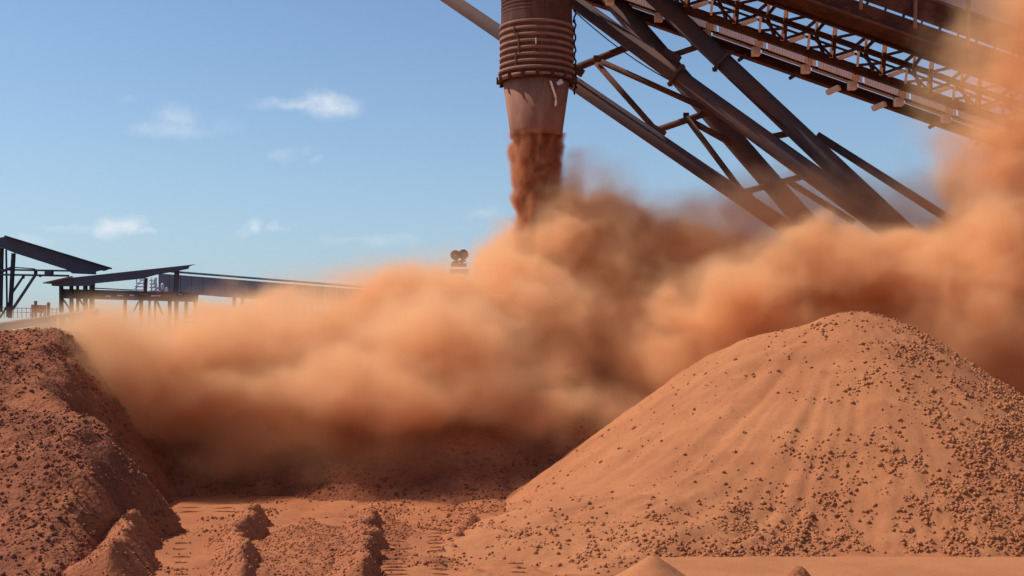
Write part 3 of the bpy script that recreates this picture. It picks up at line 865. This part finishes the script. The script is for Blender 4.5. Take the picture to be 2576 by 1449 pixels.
# belly, wall and roof plates
def plate(name, z0, z1, v0, Y0, v1, Y1, th, mat):
    MB().slab([g_(z0, v0, Y0), g_(z1, v0, Y0), g_(z1, v1, Y1), g_(z0, v1, Y1)], th).build(name, M[mat], ga)
for z in np.arange(Z0, Z1, 350):
    plate('belly_plate', z + .3, z + 349.7, 474, 61.1, 575, 58.4, -.06, 'girder')
    plate('wall_plate', z + .3, z + 349.7, 577, 58.3, 692, 58.15, -.05, 'girder')
    plate('wall_plate', z + .3, z + 349.7, 712, 58.1, 886, 58.0, -.05, 'girder')
    plate('cladding_sheet', z + .3, z + 349.7, 892, 57.9, 1478, 57.85, -.05, 'clad')
MB().beam(g_(Z0, 576, 58.1), g_(Z1, 576, 58.1), .16, .10).build('rail', M['tube_red'], ga)
MB().beam(g_(Z0, 889, 57.8), g_(Z1, 889, 57.8), .16, .12).build('rail', M['tube_red'], ga)
for z in (1400, 1790, 2170, 2550, 1010, 620, 230):
    MB().beam(g_(z, 640, 57.95), g_(z + 10, 1180, 57.7), .13, .13).build('wall_post', M['hoop'], ga)
for z in np.arange(Z0, Z1, 131):
    MB().beam(g_(z, 690, 58.2), g_(z + 1, 714, 58.2), .10 + .25 * random.random(), .05).build('slot_bar', M['girder'], ga)
for z in np.arange(Z0, Z1, 350):
    a = g_(z, 1480, 57.85); b = g_(z + 349.7, 1480, 57.85); dd = Vector((0, 9.4, 0))
    MB().slab([a, b, b + dd, a + dd], .12).build('shade_roof_plate', M['girder'], ga)  # unseen roof, widened backwards to keep the tubes in shade

# ------------------------------------------------------------------ far structures on the left
def r3(zx, zy, Y): return at(zx * .2604, 550 + zy * .2604, Y)
FS = .2604 / 3109.0
def fbeam(root, name, a, b, w, Y, mat='far', dep=1.0, Y2=None):
    MB().beam(r3(a[0], a[1], Y), r3(b[0], b[1], Y2 or Y), dep, w * FS * Y, ).build(name, M[mat], root)
def fpost(root, name, x0, y0, x1, y1, w, Y, mat='far_dark'):
    MB().beam(r3(x0, y0, Y), r3(x1, y1, Y), w * FS * Y, w * FS * Y, up=(0, 1, 0)).build(name, M[mat], root)
# 1 transfer tower with a roof falling to the right
Y = 190
tw = empty('transfer_tower', r3(100, 960, Y), 'tall open steel tower carrying a roofed conveyor that slopes down to the right', 'conveyor tower')
MB().slab([r3(55, 175, Y), r3(1065, 484, Y + 8), r3(1000, 508, Y + 8), r3(680, 500, Y + 6)][::1] , .4)
mb = MB()
q = [(-300, 240), (60, 172), (1070, 484), (1004, 508), (985, 500), (930, 512), (930, 540), (700, 530), (640, 492), (140, 332), (20, 282), (-300, 340)]
n0 = len(q)
mb.v += [r3(x, y, Y) for x, y in q] + [r3(x, y, Y + 5) for x, y in q]
mb.f.append(list(range(n0))); mb.f.append(list(range(n0, 2 * n0))[::-1])
for i in range(n0):
    j = (i + 1) % n0; mb.f.append([i, i + n0, j + n0, j])
mb.build('roofed_gallery', M['far'], tw)
fbeam(tw, 'roof_edge', (50, 170), (1075, 482), 16, Y - .6, 'far_dark', .6)
fpost(tw, 'post', 18, 285, 5, 900, 30, Y + 1); fpost(tw, 'post', 132, 335, 95, 960, 32, Y - .2); fpost(tw, 'post', 60, 300, 70, 950, 14, Y + 4)
fbeam(tw, 'platform', (-60, 492), (690, 505), 14, Y + .8); fbeam(tw, 'platform', (-60, 540), (660, 552), 16, Y + .8)
fbeam(tw, 'platform', (20, 512), (120, 470), 12, Y + .5); fbeam(tw, 'rail', (130, 470), (330, 485), 9, Y + .5)
fpost(tw, 'brace', 345, 540, 120, 880, 22, Y + .6, 'far'); fpost(tw, 'brace', 235, 545, 110, 730, 18, Y + .6, 'far')
fpost(tw, 'bracket', 345, 490, 345, 540, 26, Y + .6); MB().box(r3(475, 520, Y), 1.0, 1.2, .7).build('motor', M['far'], tw)
fpost(tw, 'bracket', 230, 540, 225, 580, 18, Y + .4); fpost(tw, 'bracket', 390, 540, 390, 565, 18, Y + .4)
fpost(tw, 'brace', 95, 800, 0, 960, 14, Y + 2)
# 2 rising roofed conveyor on columns
Y = 182
sh = empty('conveyor_shed', r3(800, 900, Y), 'open dark shed roof rising to the right on paired steel columns', 'shed')
mb = MB()
q = [(420, 625), (560, 585), (760, 562), (1840, 446), (1895, 438), (1830, 462), (1822, 486), (1500, 545), (1380, 580), (920, 626), (880, 650), (600, 655), (500, 650), (500, 632)]
n0 = len(q)
mb.v += [r3(x, y, Y) for x, y in q] + [r3(x, y, Y + 5) for x, y in q]
mb.f.append(list(range(n0))); mb.f.append(list(range(n0, 2 * n0))[::-1])
for i in range(n0):
    j = (i + 1) % n0; mb.f.append([i, i + n0, j + n0, j])
mb.build('roof', M['far'], sh)
fbeam(sh, 'roof_edge', (420, 622), (700, 560), 10, Y - .6, 'far_rust', .5)
for x, w in ((592, 32), (690, 30), (750, 22), (825, 34), (885, 34)):
    fpost(sh, 'column', x, 640, x + 2, 905, w, Y + (1.5 if w < 33 else .5))
fpost(sh, 'column', 905, 560, 892, 900, 26, Y + 3)
fpost(sh, 'brace', 600, 765, 680, 880, 14, Y + 2); fpost(sh, 'brace', 760, 765, 820, 860, 14, Y + 2)
fbeam(sh, 'floor_beam', (600, 725), (1900, 760), 88, Y + 3, 'far', 2.0)
fbeam(sh, 'handrail', (920, 672), (1280, 690), 10, Y + 2, 'far_dark', .2)
fpost(sh, 'column', 1712, 480, 1690, 800, 40, Y + 1, 'far'); fpost(sh, 'column', 1412, 575, 1405, 700, 26, Y + 2, 'far')
for x, w in ((1210, 26), (1365, 30), (1445, 18), (1500, 18), (1640, 30), (1705, 34)):
    fpost(sh, 'trestle_leg', x, 790, x - 3, 1080, w, Y + 4, 'far_rust')
fpost(sh, 'brace', 1340, 800, 1290, 900, 12, Y + 4, 'far_rust'); fpost(sh, 'brace', 1520, 800, 1570, 930, 16, Y + 4, 'far_rust')
for x in range(930, 1850, 115):
    MB().box(r3(x, 742 + random.uniform(-12, 12), Y + 1.4), random.uniform(.5, 1.4), .2, .16).build('bracket', M['far_rust'] if random.random() < .5 else M['pale'], sh)
# 3 long covered conveyor beyond
Y = 215
lg = empty('covered_conveyor', at(700, 860, Y), 'long grey sheeted conveyor gallery sloping down to the right behind the dust', 'conveyor')
mb = MB()
for x0 in range(400, 960, 28):
    x1 = min(x0 + 27, 960)
    t = lambda x: 684 + (x - 400) * .0795
    mb.slab([at(x0, t(x0) + 4, Y), at(x1, t(x1) + 4, Y), at(x1, t(x1) + 50, Y), at(x0, t(x0) + 50, Y)], -.3)
mb.build('side_sheeting', M['far_clad'], lg)
MB().slab([at(396, 683, Y - .6), at(965, 728.5, Y - .6), at(965, 727, Y + 6), at(396, 681, Y + 6)], .25).build('roof', M['far'], lg)
for x in (480, 600, 720, 775, 850, 930):
    mb = MB().beam(at(x - 10, 738 + (x - 480) * .08, Y + 1), at(x - 16, 870, Y + 1), .5, .5, up=(0, 1, 0)).beam(at(x + 10, 738 + (x - 480) * .08, Y + 1), at(x + 16, 870, Y + 1), .5, .5, up=(0, 1, 0))
    mb.beam(at(x - 13, 790, Y + 1), at(x + 13, 810, Y + 1), .3, .3)
    mb.build('trestle', M['far'], lg)
# 4 screening tower, pale
Y = 200
st = empty('stair_tower', r3(1450, 700, Y), 'small pale blue-white lattice stair tower glimpsed under the shed roof', 'tower')
for i in range(4):
    y = 690 - i * 32; x0 = 1290 + i * 22
    fbeam(st, 'landing', (x0, y), (1400, y), 9, Y, 'pale', 1.2)
    fpost(st, 'stair_flight', x0, y, x0 + 40, y - 32, 9, Y, 'pale')
for x in (1320, 1390, 1465, 1510):
    fpost(st, 'post', x, 570, x, 700, 9, Y, 'pale')
for i in range(4):
    y = 700 - i * 34
    fbeam(st, 'landing', (1455, y), (1545 - i * 18, y), 12, Y, 'pale', 1.2)
    fpost(st, 'stair_flight', 1480, y, 1530 - i * 12, y - 30, 12, Y, 'pale')
def tank(x, y, w, h, label):
    c = r3(x, y, Y - 2); r = w / 2 * FS * Y; hh = h * FS * Y
    mb = MB().lathe((c.x, c.y), [(c.z - hh / 2, .01), (c.z - hh / 2, r * .8), (c.z - hh * .4, r), (c.z + hh * .3, r), (c.z + hh / 2, r * .45), (c.z + hh / 2 + .05, .01)], 24)
    o = mb.build('tank', M['pale'], None, True)
    tag(o, label, 'tank', 'white tanks under the shed roof')
tank(1498, 595, 36, 60, 'white tank at the top of the pale stair tower')
tank(1568, 655, 32, 62, 'white tank between the stair tower and the lower tank')
tank(1606, 690, 36, 50, 'lowest white tank beside the shed column')
# 5 low inclined conveyor in front
Y = 150
lc = empty('low_conveyor', r3(450, 1000, Y), 'low blue-grey inclined conveyor just above the crest of the left heap', 'conveyor')
fbeam(lc, 'side_girder', (-200, 1088), (940, 905), 62, Y, 'far_clad', 1.5)
fbeam(lc, 'side_girder', (-200, 1158), (560, 1030), 40, Y + .4, 'far', 1.3)
fbeam(lc, 'top_rail', (-200, 1040), (960, 872), 12, Y - .9, 'pale', .3)
fbeam(lc, 'lower_rail', (-200, 1140), (140, 1085), 14, Y - .9, 'pale', .3)
for x in (560, 650, 790, 860):
    fpost(lc, 'leg', x, 950, x, 1110, 20, Y - 1, 'pale')
for x in (600, 700, 820):
    fpost(lc, 'leg', x, 950, x, 1100, 46, Y + 1, 'far')
# 6 loader silhouette and its hut by the tower
Y = 175
hp = empty('feed_hopper', r3(370, 940, Y), 'small rusty hopper standing on the yard beyond the left heap', 'hopper')
mb = MB()
a = [r3(300, 830, Y), r3(440, 838, Y), r3(440, 838, Y + 2.5), r3(300, 830, Y + 2.5)]
b = [r3(345, 905, Y + .6), r3(420, 905, Y + .6), r3(420, 905, Y + 1.8), r3(345, 905, Y + 1.8)]
mb.v += a + b
mb.f += [[0, 1, 5, 4], [1, 2, 6, 5], [2, 3, 7, 6], [3, 0, 4, 7], [4, 5, 6, 7]]
mb.build('bin', M['far_rust'], hp)
for x in (310, 340, 400, 440):
    fpost(hp, 'leg', x, 835, x + (8 if x < 380 else -6), 960, 14, Y + .4, 'far_rust')
fpost(hp, 'brace', 300, 940, 350, 850, 12, Y, 'far_rust')
fpost(hp, 'vent_post', 345, 795, 345, 940, 22, Y - .5, 'far_dark')
po = MB().beam(r3(470, 815, 176), r3(466, 950, 176), 24 * FS * 176, 24 * FS * 176, up=(0, 1, 0)).tube(r3(470, 812, 176), r3(470, 806, 176), .2, .08).build('bollard_post', M['far_dark'], None)
tag(po, 'lone dark post just right of the rusty hopper', 'post')
hr = empty('handrail', r3(0, 950, 178), 'thin handrail running from the tower to the rusty hopper', 'railing')
for x in range(-40, 620, 42):
    fpost(hr, 'post', x, 860, x, 960, 4, 178, 'far')
fbeam(hr, 'rail', (-60, 858), (620, 876), 5, 178, 'far', .1); fbeam(hr, 'rail', (-60, 900), (620, 912), 4, 178, 'far', .1)

# ------------------------------------------------------------------ mast with two round heads
Y = 95
mt = empty('sheave_mast', at(1156, 760, Y), 'mast head with two dark round sheaves rising out of the dust', 'mast')
def wheel(fx, fy, rpx):
    c = at(fx, fy, Y); r = px(rpx, Y)
    w_ = MB()
    seg = 28; n1 = len(w_.v)
    for dy, rr in ((-.16, r * .86), (-.16, r), (-.05, r * .96), (.05, r * .96), (.16, r), (.16, r * .86)):
        for i in range(seg):
            a = 2 * math.pi * i / seg
            w_.v.append(c + Vector((rr * math.cos(a), dy, rr * math.sin(a))))
    for k_ in range(5):
        for i in range(seg):
            j = (i + 1) % seg
            w_.f.append([k_*seg + i, k_*seg + j, (k_+1)*seg + j, (k_+1)*seg + i])
    w_.f.append(list(range(seg))); w_.f.append(list(range(5 * seg, 6 * seg))[::-1])
    o = w_.build('sheave', M['far_dark'], mt)
    MB().tube(c + Vector((0, -.26, 0)), c + Vector((0, .26, 0)), r * .28).build('hub', M['far_rust'], o)
wheel(1146, 642, 12.5); wheel(1166, 640, 12.5)
MB().beam(at(1138, 660, Y), at(1172, 656, Y), .4, .16).build('yoke', M['far_rust'], mt)
MB().beam(at(1146, 645, Y), at(1150, 666, Y), .12, .2).build('yoke', M['far_dark'], mt)
MB().beam(at(1166, 645, Y), at(1160, 666, Y), .12, .2).build('yoke', M['far_dark'], mt)
MB().box(at(1154, 667, Y), px(40, Y), .8, px(7, Y)).build('head_box', M['far_rust'], mt)
MB().box(at(1156, 683, Y), px(46, Y), .9, px(10, Y)).build('head_box', M['far_rust'], mt)
MB().beam(at(1138, 688, Y), at(1138, 800, Y), .15, .15, up=(0, 1, 0)).beam(at(1170, 688, Y), at(1172, 800, Y), .15, .15, up=(0, 1, 0)).beam(at(1138, 700, Y), at(1172, 730, Y), .1, .1).beam(at(1172, 735, Y), at(1138, 760, Y), .1, .1).build('lattice', M['far_rust'], mt)
MB().beam(at(1138, 800, Y), at(1138, 960, Y), .3, .3, up=(0, 1, 0)).build('mast_post', M['far_rust'], mt)
